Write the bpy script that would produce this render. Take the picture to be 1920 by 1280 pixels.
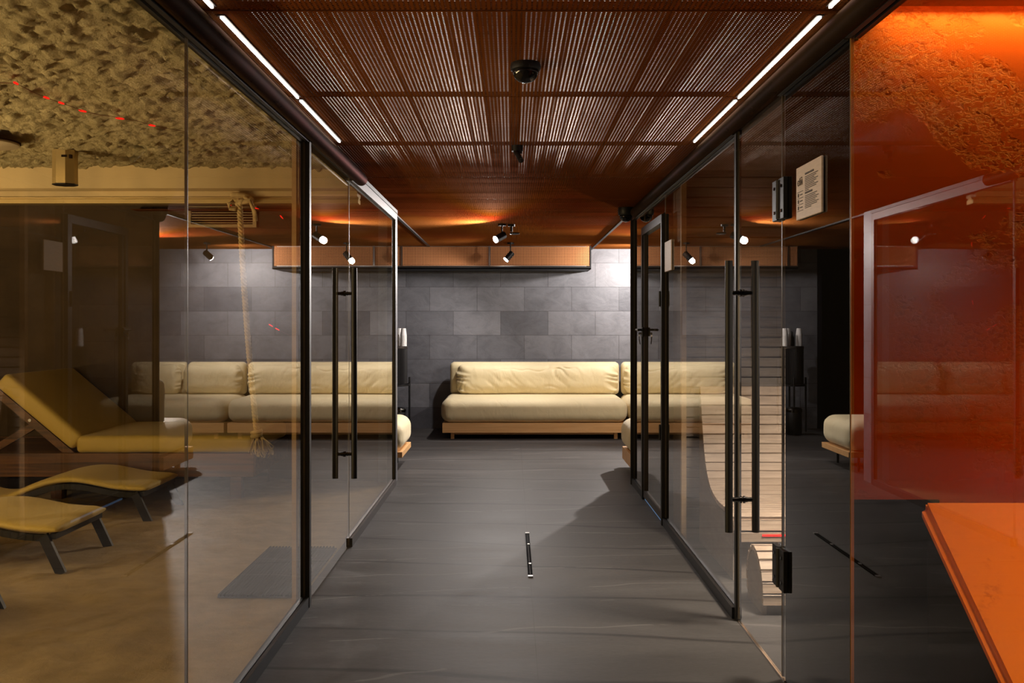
import bpy, bmesh, math, random
from mathutils import Vector, Matrix, noise as mn
random.seed(7)
PI = math.pi
SC = bpy.context.scene
COL = SC.collection
for o in list(bpy.data.objects): bpy.data.objects.remove(o)

# ------------------------------------------------------------------ camera
CAMZ = 1.31
F = 1800.0
cd = bpy.data.cameras.new('camera'); cam = bpy.data.objects.new('camera', cd); COL.objects.link(cam)
cam.location = (0, 0, CAMZ); cam.rotation_euler = (PI/2, 0, 0)
cd.sensor_width = 36; cd.lens = 36*F/1920; cd.shift_y = -34/1920; cd.shift_x = 1/1920
cd.clip_start = .05
SC.camera = cam

# ------------------------------------------------------------------ world, exposure
w = bpy.data.worlds.new('world'); SC.world = w; w.use_nodes = True
w.node_tree.nodes['Background'].inputs[0].default_value = (.5, .42, .35, 1)
w.node_tree.nodes['Background'].inputs[1].default_value = .02
vs = SC.view_settings
vs.view_transform = 'Standard'; vs.look = 'None'; vs.gamma = 1; vs.use_curve_mapping = False
vs.exposure = 0.0

# ------------------------------------------------------------------ lights
def area(name, loc, size, power, color, rot=(0, 0, 0), spread=PI):
    l = bpy.data.lights.new(name, 'AREA'); l.shape = 'RECTANGLE'; l.size, l.size_y = size
    l.energy = power; l.color = color; l.spread = spread
    o = bpy.data.objects.new(name, l); COL.objects.link(o); o.location = loc; o.rotation_euler = rot
    return o
def point(name, loc, power, color, r=.1):
    l = bpy.data.lights.new(name, 'POINT'); l.energy = power; l.color = color; l.shadow_soft_size = r
    o = bpy.data.objects.new(name, l); COL.objects.link(o); o.location = loc
    return o
def spot(name, loc, aim, power, color, ang, blend=.6, r=.03):
    l = bpy.data.lights.new(name, 'SPOT'); l.energy = power; l.color = color
    l.spot_size = math.radians(ang); l.spot_blend = blend; l.shadow_soft_size = r
    o = bpy.data.objects.new(name, l); COL.objects.link(o); o.location = loc
    d = Vector(aim)-Vector(loc); o.rotation_euler = d.to_track_quat('-Z', 'Y').to_euler()
    return o
WHITE = (1, .93, .88); WARM = (1, .78, .44); AMBER = (1, .55, .07)
# the track spots of the lounge: position of the head, aim point, watts, cone
SPOTS = [((-.11, 8.93, 2.11), (-1.6, 7.8, 1.2), 150, 172),
         ((-.03, 11.0, 2.075), (-.75, 10.7, 1.25), 85, 168),
         ((1.57, 11.0, 2.09), (1.15, 11.95, 1.5), 135, 155),
         ((2.05, 10.6, 2.10), (-.3, 6.0, .2), 560, 110),
         ((2.0, 8.8, 2.11), (1.0, 11.6, .6), 120, 130)]
for i, (p, a, e, c) in enumerate(SPOTS):
    d = (Vector(a)-Vector(p)).normalized()
    spot('spot_light_beam', Vector(p)+d*.075, a, e, WHITE, c)
# light kept in the void above the perforated ceiling, washing the slab
for x in (-.85, -.3, .3, .9):
    area('void_strip_light', (x, 3.3, 2.27), (.05, 7.0), 25, (1, .86, .76), (PI, 0, 0))
# added unseen fills and uplight for the sand room, left and near camera
point('sand_room_fill_light', (-4.3, 4.0, 1.2), 60, WARM, .25)
point('sand_room_fill_light', (-3.2, 1.3, 1.2), 40, WARM, .25)
area('sand_room_fill_uplight', (-4.6, 2.6, .8), (.3, 3.0), 230, WARM, (PI, math.radians(25), 0))
# sauna cabin ceiling lamp
area('cabin_lamp_light', (1.7, 3.95, 2.2), (.4, .4), 85, (1, .94, .88), (math.radians(14), 0, 0), 1.75)
# red room: cove strip above the wall and an added unseen fill over the bench
area('cove_strip_light', (2.1, 2.785, 2.235), (2.0, .03), 11, (1, .66, .09), (math.radians(-6), 0, 0))
area('bench_fill_light', (2.0, 1.9, 2.18), (.4, .4), 14, (1, .5, .06), (0, 0, 0), 1.9)
point('red_fill_light', (2.3, -.5, 1.7), 1.2, (1, .04, .01), .2)  # added unseen red fill, no lamp there

# ------------------------------------------------------------------ helpers
def link(name, me, m, parent=None, smooth=False):
    o = bpy.data.objects.new(name, me); COL.objects.link(o)
    if m is not None: me.materials.append(m)
    if smooth:
        for p in me.polygons: p.use_smooth = True
    if parent is not None: o.parent = parent
    return o
class MB:
    def __init__(s): s.b = bmesh.new()
    def box(s, x0, x1, y0, y1, z0, z1, bev=0):
        r = bmesh.ops.create_cube(s.b, size=1)
        vsx = r['verts']
        for v in vsx:
            v.co = Vector(((x0+x1)/2+v.co.x*(x1-x0), (y0+y1)/2+v.co.y*(y1-y0), (z0+z1)/2+v.co.z*(z1-z0)))
        if bev:
            es = list({e for v in vsx for e in v.link_edges})
            bmesh.ops.bevel(s.b, geom=es, offset=bev, segments=2, affect='EDGES', profile=.5)
        return s
    def bar(s, a, b, w, h, up=(0, 0, 1)):
        a = Vector(a); b = Vector(b); d = b-a; L = d.length; d.normalize()
        sx = d.cross(Vector(up)).normalized(); sz = sx.cross(d)
        r = bmesh.ops.create_cube(s.b, size=1)
        for v in r['verts']:
            c = v.co.copy(); v.co = (a+b)/2+sx*c.x*w+d*c.y*L+sz*c.z*h
        return s
    def cyl(s, a, b, r0, r1=None, n=20, caps=True):
        a = Vector(a); b = Vector(b); r1 = r0 if r1 is None else r1
        d = (b-a).normalized(); q = d.to_track_quat('Z', 'Y')
        ra = [s.b.verts.new(a+q@Vector((r0*math.cos(2*PI*i/n), r0*math.sin(2*PI*i/n), 0))) for i in range(n)]
        rb = [s.b.verts.new(b+q@Vector((r1*math.cos(2*PI*i/n), r1*math.sin(2*PI*i/n), 0))) for i in range(n)]
        for i in range(n): s.b.faces.new((ra[i], ra[(i+1) % n], rb[(i+1) % n], rb[i]))
        if caps: s.b.faces.new(ra[::-1]); s.b.faces.new(rb)
        return s
    def lathe(s, c, prof, n=28):
        c = Vector(c); rings = []
        for r, z in prof:
            rings.append([s.b.verts.new(c+Vector((max(r, 1e-4)*math.cos(2*PI*i/n), max(r, 1e-4)*math.sin(2*PI*i/n), z))) for i in range(n)])
        for k in range(len(rings)-1):
            for i in range(n): s.b.faces.new((rings[k][i], rings[k][(i+1) % n], rings[k+1][(i+1) % n], rings[k+1][i]))
        s.b.faces.new(rings[0][::-1]); s.b.faces.new(rings[-1])
        return s
    def tube(s, pts, r, n=10):
        P = [Vector(p) for p in pts]; rings = []
        for k, p in enumerate(P):
            d = (P[min(k+1, len(P)-1)]-P[max(k-1, 0)]).normalized()
            up = Vector((0, 0, 1)) if abs(d.z) < .9 else Vector((0, 1, 0))
            sx = d.cross(up).normalized(); sy = sx.cross(d)
            rr = r[k] if isinstance(r, (list, tuple)) else r
            rings.append([s.b.verts.new(p+sx*rr*math.cos(2*PI*i/n)+sy*rr*math.sin(2*PI*i/n)) for i in range(n)])
        for k in range(len(P)-1):
            for i in range(n): s.b.faces.new((rings[k][i], rings[k][(i+1) % n], rings[k+1][(i+1) % n], rings[k+1][i]))
        s.b.faces.new(rings[0][::-1]); s.b.faces.new(rings[-1])
        return s
    def prism(s, pts, axis, a0, a1):
        """closed polygon (list of 2D) extruded along axis 'x' (pts are y,z) or 'y' (pts are x,z) or 'z'"""
        def f(p, a):
            return {'x': (a, p[0], p[1]), 'y': (p[0], a, p[1]), 'z': (p[0], p[1], a)}[axis]
        A = [s.b.verts.new(f(p, a0)) for p in pts]; B = [s.b.verts.new(f(p, a1)) for p in pts]
        n = len(pts)
        for i in range(n): s.b.faces.new((A[i], A[(i+1) % n], B[(i+1) % n], B[i]))
        s.b.faces.new(A[::-1]); s.b.faces.new(B)
        return s
    def grid(s, nu, nv, f):
        V = [[s.b.verts.new(f(i/nu, j/nv)) for j in range(nv+1)] for i in range(nu+1)]
        for i in range(nu):
            for j in range(nv): s.b.faces.new((V[i][j], V[i+1][j], V[i+1][j+1], V[i][j+1]))
        return s
    def done(s, name, m, parent=None, smooth=False, loc=None):
        bmesh.ops.recalc_face_normals(s.b, faces=s.b.faces)
        me = bpy.data.meshes.new(name)
        if loc is not None:
            for v in s.b.verts: v.co -= Vector(loc)
        s.b.to_mesh(me); s.b.free()
        o = link(name, me, m, parent, smooth)
        if loc is not None and parent is None: o.location = loc
        elif loc is not None: o.location = Vector(loc)-parent.matrix_world.translation
        return o
def smooth_angle(o, a=35):
    for p in o.data.polygons: p.use_smooth = True
    try: o.data.set_sharp_from_angle(angle=math.radians(a))
    except Exception: pass
    return o
def empty(name, loc=(0, 0, 0), rz=0):
    o = bpy.data.objects.new(name, None); COL.objects.link(o); o.location = loc; o.rotation_euler[2] = rz
    o.empty_display_size = .1
    return o
def part(mb, name, m, root, smooth=False, ang=None):
    """mesh given in world coordinates, parented to a root standing at root.location"""
    o = mb.done(name, m, None, smooth)
    off = Vector((0, 0, 0)); r = root
    while r is not None: off += Vector(r.location); r = r.parent
    o.data.transform(Matrix.Translation(-off)); o.parent = root
    if ang: smooth_angle(o, ang)
    return o
def tag(o, label, cat, group=None, kind=None):
    if label: o['label'] = label
    if cat: o['category'] = cat
    if group: o['group'] = group
    if kind: o['kind'] = kind
    return o
def struct(o, label=None, cat=None):
    o['kind'] = 'structure'
    if label: o['label'] = label
    if cat: o['category'] = cat
    return o
def copy_tree(o, parent=None):
    c = o.copy(); COL.objects.link(c); c.parent = parent
    for ch in [k for k in bpy.data.objects if k.parent == o]: copy_tree(ch, c)
    return c

# rounded box: grid mesh with separate resolution per axis, returned as MB in world coordinates
def rbox(c, size, r, n, disp=None, sq=None):
    cx, cy, cz = c; sx, sy, sz = [k/2 for k in size]; nx, ny, nz = n
    mb = MB(); b = mb.b; cache = {}
    rx, ry, rz = r if isinstance(r, tuple) else (r, r, r)
    def vert(i, j, k):
        key = (i, j, k)
        if key in cache: return cache[key]
        def ax(i, n, s, r):
            # denser sampling near the ends
            t = i/n*2-1; t = math.sin(t*PI/2)*.55+t*.45
            return t*s
        p = Vector((ax(i, nx, sx, rx), ax(j, ny, sy, ry), ax(k, nz, sz, rz)))
        q = Vector((max(-sx+rx, min(sx-rx, p.x)), max(-sy+ry, min(sy-ry, p.y)), max(-sz+rz, min(sz-rz, p.z))))
        d = Vector(((p.x-q.x)/rx, (p.y-q.y)/ry, (p.z-q.z)/rz))
        m = max(abs(d.x), abs(d.y), abs(d.z))
        if m > 1e-6 and d.length > 1e-6:
            d = d*(m/d.length)
        p = q+Vector((d.x*rx, d.y*ry, d.z*rz))
        if disp: p = disp(p)
        v = b.verts.new(p+Vector(c)); cache[key] = v; return v
    def face(f, a, bb):
        for i in range(a):
            for j in range(bb):
                b.faces.new((f(i, j), f(i+1, j), f(i+1, j+1), f(i, j+1)))
    face(lambda i, j: vert(i, j, 0), nx, ny); face(lambda i, j: vert(i, j, nz), nx, ny)
    face(lambda i, j: vert(i, 0, j), nx, nz); face(lambda i, j: vert(i, ny, j), nx, nz)
    face(lambda i, j: vert(0, i, j), ny, nz); face(lambda i, j: vert(nx, i, j), ny, nz)
    return mb

# ------------------------------------------------------------------ materials
def base(name):
    m = bpy.data.materials.new(name); m.use_nodes = True
    nt = m.node_tree; return m, nt, nt.nodes['Principled BSDF'], nt.nodes['Material Output']
def N(nt, t, **k):
    n = nt.nodes.new(t)
    for a, v in k.items():
        if a in n.inputs: n.inputs[a].default_value = v
        else: setattr(n, a, v)
    return n
def coords(nt, scale=(1, 1, 1), loc=(0, 0, 0), rot=(0, 0, 0)):
    tc = N(nt, 'ShaderNodeTexCoord'); mp = N(nt, 'ShaderNodeMapping')
    mp.inputs['Scale'].default_value = scale; mp.inputs['Location'].default_value = loc; mp.inputs['Rotation'].default_value = rot
    nt.links.new(tc.outputs['Object'], mp.inputs['Vector']); return mp.outputs['Vector']
def ramp(nt, fac, stops):
    r = N(nt, 'ShaderNodeValToRGB'); e = r.color_ramp.elements
    while len(e) > 1: e.remove(e[-1])
    e[0].position, e[0].color = stops[0][0], (*stops[0][1], 1)
    for p, c in stops[1:]:
        x = e.new(p); x.color = (*c, 1)
    nt.links.new(fac, r.inputs['Fac']); return r.outputs['Color']
def noisetex(nt, vec, scale, detail=4, rough=.55, dist=0):
    n = N(nt, 'ShaderNodeTexNoise'); n.inputs['Scale'].default_value = scale; n.inputs['Detail'].default_value = detail
    n.inputs['Roughness'].default_value = rough; n.inputs['Distortion'].default_value = dist
    nt.links.new(vec, n.inputs['Vector']); return n.outputs['Fac']
def bump(nt, bs, h, strength, dist=.01, prev=None):
    b = N(nt, 'ShaderNodeBump'); b.inputs['Strength'].default_value = strength; b.inputs['Distance'].default_value = dist
    nt.links.new(h, b.inputs['Height'])
    if prev is not None: nt.links.new(prev, b.inputs['Normal'])
    nt.links.new(b.outputs['Normal'], bs.inputs['Normal']); return b.outputs['Normal']
def simple(name, col, rough=.5, metal=0, var=.15, vs_=6, bstr=0, bscale=80, scale=(1, 1, 1), bdist=.003):
    m, nt, bs, out = base(name)
    v = coords(nt, scale)
    f = noisetex(nt, v, vs_, 4)
    c = ramp(nt, f, [(.3, tuple(k*(1-var) for k in col)), (.7, tuple(min(1, k*(1+var)) for k in col))])
    nt.links.new(c, bs.inputs['Base Color'])
    bs.inputs['Roughness'].default_value = rough; bs.inputs['Metallic'].default_value = metal
    if bstr: bump(nt, bs, noisetex(nt, v, bscale, 3), bstr, bdist)
    return m
def _nospec(m):
    m.node_tree.nodes['Principled BSDF'].inputs['Specular IOR Level'].default_value = .05; return m
def emis(name, col, s):
    m, nt, bs, out = base(name)
    bs.inputs['Base Color'].default_value = (*col, 1); bs.inputs['Emission Color'].default_value = (*col, 1)
    bs.inputs['Emission Strength'].default_value = s; return m
def mathn(nt, op, a, b=None, c=None):
    n = N(nt, 'ShaderNodeMath', operation=op)
    for i, x in enumerate((a, b, c)):
        if x is None: continue
        if isinstance(x, (int, float)): n.inputs[i].default_value = x
        else: nt.links.new(x, n.inputs[i])
    return n.outputs[0]

BLACK = simple('black_metal', (.010, .009, .009), .48, .3, .1)
MATTE = _nospec(simple('matt_black', (.006, .006, .007), .9, 0, .1))
STEEL = simple('steel', (.45, .43, .41), .3, 1, .1)
GREYM = simple('grey_aluminium', (.07, .06, .057), .5, .7, .1)
BRONZE = simple('bronze_duct', (.06, .038, .02), .55, .9, .25, 3)
BRONZE.node_tree.nodes['Principled BSDF'].inputs['Specular Tint'].default_value = (.3, .2, .12, 1)
CHROMEB = simple('black_chrome', (.08, .075, .07), .12, 1, .1)

def glass(name, tint, gloss=1.0):
    m, nt, bs, out = base(name); nt.nodes.remove(bs)
    fr = N(nt, 'ShaderNodeFresnel'); fr.inputs['IOR'].default_value = 1.5
    geo = N(nt, 'ShaderNodeNewGeometry')
    f = fr.outputs[0]
    f2 = mathn(nt, 'MINIMUM', mathn(nt, 'MULTIPLY', f, 1.42*gloss), 1)
    fac = mathn(nt, 'MULTIPLY', f2, mathn(nt, 'SUBTRACT', 1, geo.outputs['Backfacing']))
    tr = N(nt, 'ShaderNodeBsdfTransparent'); tr.inputs[0].default_value = (*[k**.5 for k in tint], 1)
    gl = N(nt, 'ShaderNodeBsdfGlossy'); gl.inputs['Roughness'].default_value = 0.0; gl.inputs[0].default_value = (.97, .95, .93, 1)
    mx = N(nt, 'ShaderNodeMixShader'); nt.links.new(fac, mx.inputs[0]); nt.links.new(tr.outputs[0], mx.inputs[1]); nt.links.new(gl.outputs[0], mx.inputs[2])
    nt.links.new(mx.outputs[0], out.inputs['Surface']); return m
GLASS = glass('smoked_glass', (.78, .72, .62))
GEDGE = simple('glass_edge', (.16, .13, .09), .4, .2, .2)
GEDGE_R = simple('glass_edge_amber_lit', (.75, .32, .10), .25, .3, .2)  # amber cove light caught by the polished edge, put into its colour

# perforated copper sheet; holes are cut in the plane given by axes a, b
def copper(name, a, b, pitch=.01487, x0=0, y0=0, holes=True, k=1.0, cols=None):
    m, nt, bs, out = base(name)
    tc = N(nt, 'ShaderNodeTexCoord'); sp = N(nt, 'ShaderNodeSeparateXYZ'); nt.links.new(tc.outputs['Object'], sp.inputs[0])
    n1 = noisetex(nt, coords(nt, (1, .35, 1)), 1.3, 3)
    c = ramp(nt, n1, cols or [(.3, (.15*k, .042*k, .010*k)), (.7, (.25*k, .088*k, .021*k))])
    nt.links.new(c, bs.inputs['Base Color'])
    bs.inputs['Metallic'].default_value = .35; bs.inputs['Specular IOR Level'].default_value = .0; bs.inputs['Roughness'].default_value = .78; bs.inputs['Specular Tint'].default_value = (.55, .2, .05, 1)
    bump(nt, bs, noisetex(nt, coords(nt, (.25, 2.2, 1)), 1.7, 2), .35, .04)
    if holes:
        def cell(o, off):
            u = mathn(nt, 'FRACT', mathn(nt, 'DIVIDE', mathn(nt, 'ADD', sp.outputs[o], 50+off), pitch))
            return mathn(nt, 'SUBTRACT', u, .5)
        u = cell(a, x0); v = cell(b, y0)
        d2 = mathn(nt, 'ADD', mathn(nt, 'MULTIPLY', u, u), mathn(nt, 'MULTIPLY', v, v))
        hole = mathn(nt, 'LESS_THAN', d2, .27**2)
        tr = N(nt, 'ShaderNodeBsdfTransparent'); mx = N(nt, 'ShaderNodeMixShader')
        nt.links.new(hole, mx.inputs[0]); nt.links.new(bs.outputs[0], mx.inputs[1]); nt.links.new(tr.outputs[0], mx.inputs[2])
        nt.links.new(mx.outputs[0], out.inputs['Surface'])
    return m
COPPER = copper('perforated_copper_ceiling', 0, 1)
COPPERV = copper('perforated_copper_lit', 0, 2, .0195, cols=[(.3, (.48, .21, .09)), (.7, (.58, .27, .12))])  # same copper as the ceiling; brighter light put into the colour
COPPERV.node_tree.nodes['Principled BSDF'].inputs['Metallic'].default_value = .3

def stone_floor():
    m, nt, bs, out = base('dark_stone_tile')
    v = coords(nt, (.55, 1.9, 1)); big = noisetex(nt, v, 1.3, 6, .6, 1.2)
    fine = noisetex(nt, coords(nt, (1, 4, 1)), 30, 4, .7)
    c1 = ramp(nt, big, [(.25, (.044, .040, .038)), (.6, (.068, .062, .059)), (.8, (.096, .088, .084))])
    # long wandering veins
    wv = N(nt, 'ShaderNodeTexWave', wave_type='BANDS', bands_direction='Y'); wv.inputs['Scale'].default_value = .55
    wv.inputs['Distortion'].default_value = 9; wv.inputs['Detail'].default_value = 3; wv.inputs['Detail Scale'].default_value = .55
    nt.links.new(coords(nt, (.45, 1.0, 1), rot=(0, 0, .12)), wv.inputs['Vector'])
    vm = ramp(nt, wv.outputs['Fac'], [(.0, (1, 1, 1)), (.012, (0, 0, 0)), (1, (0, 0, 0))])
    mx = N(nt, 'ShaderNodeMixRGB', blend_type='MIX'); nt.links.new(vm, mx.inputs[0]); nt.links.new(c1, mx.inputs[1]); mx.inputs[2].default_value = (.03, .027, .026, 1)
    wl = N(nt, 'ShaderNodeTexWave', wave_type='BANDS', bands_direction='Y'); wl.inputs['Scale'].default_value = .8
    wl.inputs['Distortion'].default_value = 11; wl.inputs['Detail'].default_value = 4; wl.inputs['Detail Scale'].default_value = .7
    nt.links.new(coords(nt, (.5, 1.1, 1), loc=(3.3, 1.7, 0), rot=(0, 0, -.18)), wl.inputs['Vector'])
    lm = ramp(nt, wl.outputs['Fac'], [(.0, (.4, .4, .4)), (.006, (0, 0, 0)), (1, (0, 0, 0))])
    mxl = N(nt, 'ShaderNodeMixRGB', blend_type='MIX'); nt.links.new(mathn(nt, 'MULTIPLY', lm, mathn(nt, 'GREATER_THAN', big, .5)), mxl.inputs[0]); nt.links.new(mx.outputs[0], mxl.inputs[1]); mxl.inputs[2].default_value = (.19, .175, .165, 1)
    mx2 = N(nt, 'ShaderNodeMixRGB', blend_type='MULTIPLY'); mx2.inputs[0].default_value = .6; nt.links.new(mxl.outputs[0], mx2.inputs[1])
    nt.links.new(ramp(nt, fine, [(.3, (.7, .7, .7)), (.7, (1.15, 1.15, 1.15))]), mx2.inputs[2])
    tc = N(nt, 'ShaderNodeTexCoord'); sp = N(nt, 'ShaderNodeSeparateXYZ'); nt.links.new(tc.outputs['Object'], sp.inputs[0])
    def seam(o, off, p, wd):
        u = mathn(nt, 'FRACT', mathn(nt, 'DIVIDE', mathn(nt, 'ADD', sp.outputs[o], 60*p-off), p))
        a = mathn(nt, 'ABSOLUTE', mathn(nt, 'SUBTRACT', u, .5))
        return mathn(nt, 'GREATER_THAN', a, .5-wd/p)
    s = mathn(nt, 'MAXIMUM', seam(0, .098, 1.2, .0014), seam(1, 4.003, .6125, .0022))
    mx3 = N(nt, 'ShaderNodeMixRGB'); nt.links.new(mathn(nt, 'MULTIPLY', s, .75), mx3.inputs[0]); nt.links.new(mx2.outputs[0], mx3.inputs[1]); mx3.inputs[2].default_value = (.035, .03, .027, 1)
    nt.links.new(mx3.outputs[0], bs.inputs['Base Color'])
    r = N(nt, 'ShaderNodeMapRange'); r.inputs['To Min'].default_value = .48; r.inputs['To Max'].default_value = .64; bs.inputs['Specular IOR Level'].default_value = .18
    nt.links.new(big, r.inputs['Value']); nt.links.new(r.outputs[0], bs.inputs['Roughness'])
    bump(nt, bs, noisetex(nt, coords(nt, (1, 2.5, 1)), 14, 5, .6), .25, .004)
    return m
FLOOR = stone_floor()

def slate(name='slate_tiles', axis=0):
    m, nt, bs, out = base(name)
    tc = N(nt, 'ShaderNodeTexCoord'); sp = N(nt, 'ShaderNodeSeparateXYZ'); nt.links.new(tc.outputs['Object'], sp.inputs[0])
    cb = N(nt, 'ShaderNodeCombineXYZ')
    nt.links.new(mathn(nt, 'ADD', sp.outputs[axis], 5.9-.16), cb.inputs[0]); nt.links.new(mathn(nt, 'ADD', sp.outputs[2], .3*3-.262), cb.inputs[1])
    br = N(nt, 'ShaderNodeTexBrick'); br.offset = .5
    for k, v in (('Scale', 1), ('Mortar Size', .0022), ('Mortar Smooth', .1), ('Brick Width', .59), ('Row Height', .3), ('Bias', 0)):
        br.inputs[k].default_value = v
    br.inputs['Color1'].default_value = (.095, .095, .108, 1); br.inputs['Color2'].default_value = (.175, .174, .19, 1); br.inputs['Mortar'].default_value = (.045, .043, .045, 1)
    nt.links.new(cb.outputs[0], br.inputs['Vector'])
    n1 = noisetex(nt, coords(nt, (1, 1, 1.4), rot=(0, .5, 0)), 4.2, 9, .68, .5)
    mx = N(nt, 'ShaderNodeMixRGB', blend_type='MULTIPLY'); mx.inputs[0].default_value = .85
    nt.links.new(br.outputs['Color'], mx.inputs[1]); nt.links.new(ramp(nt, n1, [(.3, (.66, .66, .67)), (.52, (1, 1, 1)), (.75, (1.25, 1.25, 1.25))]), mx.inputs[2])
    nt.links.new(mx.outputs[0], bs.inputs['Base Color']); bs.inputs['Roughness'].default_value = .5
    nb = bump(nt, bs, n1, .3, .02)
    nb = bump(nt, bs, noisetex(nt, coords(nt), 16, 5, .6, .3), .12, .006, nb)
    bump(nt, bs, mathn(nt, 'SUBTRACT', 1, br.outputs['Fac']), .6, .003, nb)
    return m
SLATE = slate(); SLATEX = slate('slate_tiles_side', 1)

def sandmat(name, c0, c1, sc=9, b=.6):
    m, nt, bs, out = base(name)
    v = coords(nt); n = noisetex(nt, v, sc, 6, .65); g = noisetex(nt, v, 260, 2, .6)
    nt.links.new(ramp(nt, n, [(.3, c0), (.7, c1)]), bs.inputs['Base Color']); bs.inputs['Roughness'].default_value = .95
    nb = bump(nt, bs, noisetex(nt, v, 34, 7, .75), b, .012 if b < .9 else .035)
    bump(nt, bs, g, .5, .002, nb)
    return m
SAND = sandmat('sand', (.36, .27, .15), (.50, .39, .235), 7, .8)
CEILSAND = sandmat('rough_sand_plaster', (.44, .37, .19), (.64, .54, .30), 20, 1.0)
BROWNWALL = simple('brown_plaster', (.085, .055, .028), .85, 0, .2, 4, .4, 30)
BEAM = simple('brass_painted_beam', (.52, .40, .21), .5, .1, .22, 2.2, 0, 1, (1.2, 1, .15))
BRASS = simple('brass', (.55, .42, .20), .35, .7, .15, 3, 0)

def wood(name, c0, c1, scale=(1, 12, 12), rough=.5, ns=2.5):
    m, nt, bs, out = base(name)
    v = coords(nt, scale); n = noisetex(nt, v, ns, 6, .6, 1.0)
    nt.links.new(ramp(nt, n, [(.32, c0), (.5, tuple((a+b)/2 for a, b in zip(c0, c1))), (.68, c1)]), bs.inputs['Base Color'])
    bs.inputs['Roughness'].default_value = rough; bump(nt, bs, n, .2, .003)
    return m
OAK = wood('oak_veneer', (.60, .32, .12), (.72, .42, .18), (.6, 9, 9), .45)
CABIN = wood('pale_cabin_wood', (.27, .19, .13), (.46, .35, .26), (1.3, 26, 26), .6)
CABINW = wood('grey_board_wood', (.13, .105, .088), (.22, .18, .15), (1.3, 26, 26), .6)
CABINSIDE = wood('grey_cabin_wood', (.16, .125, .10), (.24, .19, .15), (3, 3, 12), .65)
DARKWOOD = wood('burnt_pine', (.022, .008, .003), (.19, .075, .02), (.5, 14, 14), .45, 1.6)

def fabric(name, c, wr=.5):
    m, nt, bs, out = base(name)
    v = coords(nt); n = noisetex(nt, v, 3, 4)
    nt.links.new(ramp(nt, n, [(.3, tuple(k*.94 for k in c)), (.7, c)]), bs.inputs['Base Color'])
    bs.inputs['Roughness'].default_value = .62
    bs.inputs['Sheen Weight'].default_value = .15
    nb = bump(nt, bs, noisetex(nt, coords(nt, (1.0, 1, .5)), 9, 3, .5, 1.2), wr, .012)
    bump(nt, bs, noisetex(nt, v, 500, 1), .12, .0008, nb)
    return m
CREAM = fabric('cream_leatherette', (.74, .62, .37), .5)
YELLOW = fabric('mustard_leatherette', (.62, .46, .12), .2)

def redplaster(name, c0, c1, b=.4):
    m, nt, bs, out = base(name)
    v = coords(nt); msk = noisetex(nt, v, 2.4, 5, .62, .4)
    pits = noisetex(nt, coords(nt, (1, 1, 1.5)), 52, 5, .65, .8)
    mk = N(nt, 'ShaderNodeMapRange'); mk.inputs['From Min'].default_value = .52; mk.inputs['From Max'].default_value = .60
    nt.links.new(msk, mk.inputs['Value'])
    pm = N(nt, 'ShaderNodeMapRange'); pm.inputs['From Min'].default_value = .48; pm.inputs['From Max'].default_value = .56
    nt.links.new(pits, pm.inputs['Value'])
    h = mathn(nt, 'MULTIPLY', mk.outputs[0], pm.outputs[0])
    cm = N(nt, 'ShaderNodeMixRGB'); nt.links.new(h, cm.inputs[0]); cm.inputs[1].default_value = (*c1, 1); cm.inputs[2].default_value = (*c0, 1)
    nt.links.new(cm.outputs[0], bs.inputs['Base Color']); bs.inputs['Roughness'].default_value = .5
    bump(nt, bs, mathn(nt, 'MULTIPLY', h, -1), b, .012)
    return m
REDP = redplaster('terracotta_plaster', (.38, .056, .003), (.46, .072, .003))
REDB = redplaster('terracotta_bench_plaster', (.46, .08, .003), (.72, .17, .005), .12)

LEDW = emis('white_led', (1, .9, .8), 14)
LAMPW = emis('lamp_disc', (1, .95, .9), 90)
LEDR = emis('red_led', (1, .012, .008), 1.6)
LEDO = emis('amber_led', (1, .50, .08), 8)
BLUEGLOW = emis('blue_threshold_glow', (.14, .3, .6), .35)  # blue reflection on the steel threshold, painted as glow; no LED there
WCUP = simple('white_paper', (.80, .78, .76), .6, 0, .03)
DRUM = simple('black_ribbed_metal', (.018, .017, .018), .5, .4, .1)
PLATE = simple('pale_wood_plate', (.56, .46, .40), .55, 0, .08, 20, 0, 1, (1, 1, 6))
INK = simple('ink', (.06, .045, .04), .7, 0, .05)
SLABM = simple('raw_slab_paint', (.55, .50, .46), .9, 0, .25, 2.5)
DVOID = _nospec(simple('dark_void', (.006, .006, .010), .9, 0, .1))
ROPE = simple('hemp_rope', (.50, .38, .19), .95, 0, .25, 30, .5, 200)
RUBBER = simple('black_rubber', (.02, .02, .022), .75, 0, .1)
SMOKEDOME = simple('smoked_dome', (.01, .01, .012), .08, 0, .1)

XL, XR = -.955, 1.0
HC = 2.235           # copper ceiling
GT = 2.20            # top of the glazing

# ------------------------------------------------------------------ setting: floor, ceiling, walls
fl = MB(); fl.box(-5.4, 3.5, -1.6, 13.4, -.12, 0); struct(fl.done('floor', FLOOR))
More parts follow.
